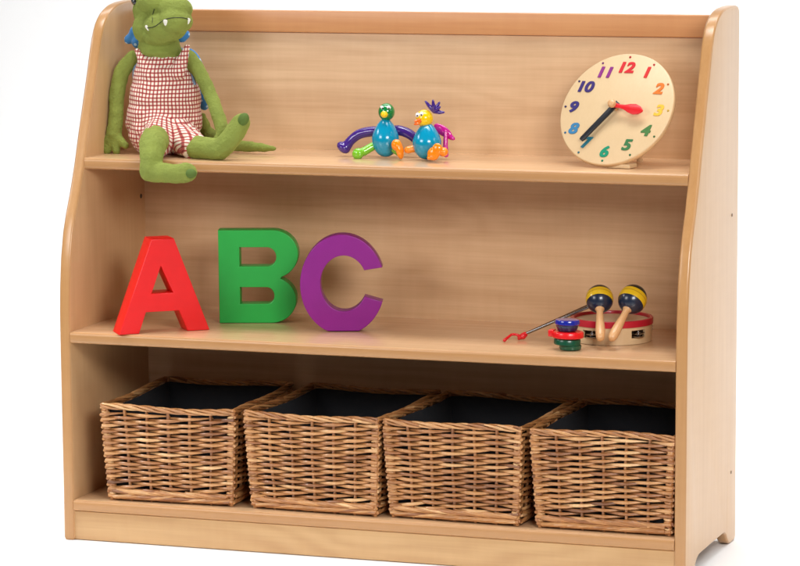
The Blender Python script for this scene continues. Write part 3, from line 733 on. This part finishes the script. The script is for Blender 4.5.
def castanet2(base, r, specs, mat, label):
    t = thing('castanet', tuple(base), label, 'castanet', 'stack of wooden castanets')
    for z0, th, dx, tilt, k, flip in specs:
        mt = Matrix.Translation(base+Vector((dx, 0, z0+th/2))) @ Matrix.Rotation(R(tilt), 4, 'Y') @ (Matrix.Rotation(math.pi, 4, 'X') if flip else Matrix.Identity(4))
        rr = r*k; mb = MB(); mb.lathe([(0, -th/2), (rr-.001, -th/2), (rr, -th/2+.001), (rr, th*.25), (rr*.96, th*.42), (rr*.85, th*.5), (0, th*.5)], 48, mt, scale=(1, .9)); build(mb, 'shell', mat, t)
    return t
tr_ = castanet2(stack(.0192, -.001), .0245, [(0, .0095, 0, 1, 1.0, False)], M['cred'], 'flat red castanet in the middle of the stack')
mb = MB(); c_ = stack(.0192+.006, -.027); mb.box((-.0035, -.008, -.005), (.005, .008, .0055), Matrix.Translation(c_)); build(mb, 'ear', M['cred'], tr_, bevel=.0015)
tbu = thing('castanet', tuple(stack(.0292, -.001)), 'glossy blue castanet on top of the stack', 'castanet', 'stack of wooden castanets')
mt = Matrix.Translation(stack(.0290, -.0015)) @ Matrix.Rotation(R(-2), 4, 'Y')
mb = MB(); mb.lathe([(0, 0), (.0125, 0), (.0145, .001), (.0160, .005), (.0175, .0085), (.0176, .0095), (0, .0095)], 48, mt, scale=(1, .9)); build(mb, 'shell', plain('dark blue paint', srgb(22, 32, 70), .3, coat=.3), tbu)
mb = MB(); mb.lathe([(0, 0), (.0180, 0), (.0192, .001), (.0194, .0050), (.0182, .0072), (.0155, .0078), (0, .0070)], 48, mt @ Matrix.Translation((0, 0, .0102)) @ Matrix.Rotation(R(3), 4, 'Y'), scale=(1, .9)); build(mb, 'shell', M['cblue'], tbu)

# ------------------------------------------------------------------ triangle instrument with red cord
v0 = at(524.5, 334.2, .13); v1 = at(597, 301.5, .235); v2 = at(597, 303.5, .14)
ti = thing('musical_triangle', (v0.x, v0.y, ZM), 'thin steel triangle seen almost edge on, leaning on the tambourine rim', 'triangle')
def bend(a, b, c, k=.08): return [a.lerp(b, 1-k), b.lerp(a, k*.3).lerp(c, k*.3), b.lerp(c, k)]
pts = [v0]+[v0.lerp(v1, .5)]+bend(v0, v1, v2)+[v1.lerp(v2, .5)]+bend(v1, v2, v0)+[v2.lerp(v0, .5), v2.lerp(v0, .97)]
mb = MB(); mb.tube(pts, .0023, 10, val=.5); build(mb, 'rod', plain('dark steel', srgb(150, 148, 150), .25, metal=1), ti, smooth=60)
cd = [at(525, 334.5, .13), at(521, 337, .125), at(517, 334.8, .12), at(512, 334.5, .118), at(509, 336.5, .112), at(506, 339, .105), at(504.5, 340.2, .10)]
cp, cr_ = smoothpts(cd, [.0045, .0038, .0022, .0022, .0022, .0026, .003], 5)
zmin = min(q.z for q in cp)
M['cord'] = plain('red plastic cord', srgb(226, 26, 36), .3, coat=.3)
remesh(chain(cp, cr_)+[(at(523, 336, .128), .0055, None), (at(519, 338.3, .124), .003, None)], 'cord', M['cord'], ti, .0010, 2)

# ------------------------------------------------------------------ light
w = bpy.data.worlds.new('World'); sc.world = w; w.use_nodes = True
w.node_tree.nodes['Background'].inputs[0].default_value = (1, 1, 1, 1); w.node_tree.nodes['Background'].inputs[1].default_value = .06
def lamp(name, loc, target, sx, sy, power, c=(1, 1, 1), spread=180):
    d = bpy.data.lights.new(name, 'AREA'); d.shape = 'RECTANGLE'; d.size = sx; d.size_y = sy; d.energy = power; d.color = c; d.spread = R(spread)
    o = bpy.data.objects.new(name, d); col.objects.link(o); o.location = loc
    o.rotation_euler = (Vector(target)-Vector(loc)).to_track_quat('-Z', 'Y').to_euler(); return o
lamp('softbox_key', (-.45, -1.75, 1.34), (.5, .2, .5), .8, .6, 13.6, (1, .985, .965))
lamp('softbox_fill', (1.9, -1.7, 1.34), (.5, .2, .5), .8, .6, 29.5, (1, .985, .965))
lamp('softbox_side', (2.6, .1, 1.3), (1.0, .15, .35), .6, .8, 1.6, spread=100)
lamp('added_floor_fill', (-1.3, -.5, 1.6), (-.15, -.02, 0), .6, .4, 3.2, spread=60)  # unseen lamp added to lift the floor shadow left of the bookcase
lamp('softbox_top', (.5, -.12, 2.3), (.5, .0, 0), 2.2, .5, 7.4, spread=70)
lamp('added_backdrop_fill', (.6, 1.25, 2.6), (.6, 1.9, .2), 4.5, .6, 64, spread=120)  # unseen lamp added to burn the sweep behind out to white
sc.view_settings.view_transform = 'Standard'; sc.view_settings.look = 'None'; sc.view_settings.exposure = 0; sc.view_settings.gamma = 1
sc.render.engine = 'CYCLES'
sc.cycles.max_bounces = 8
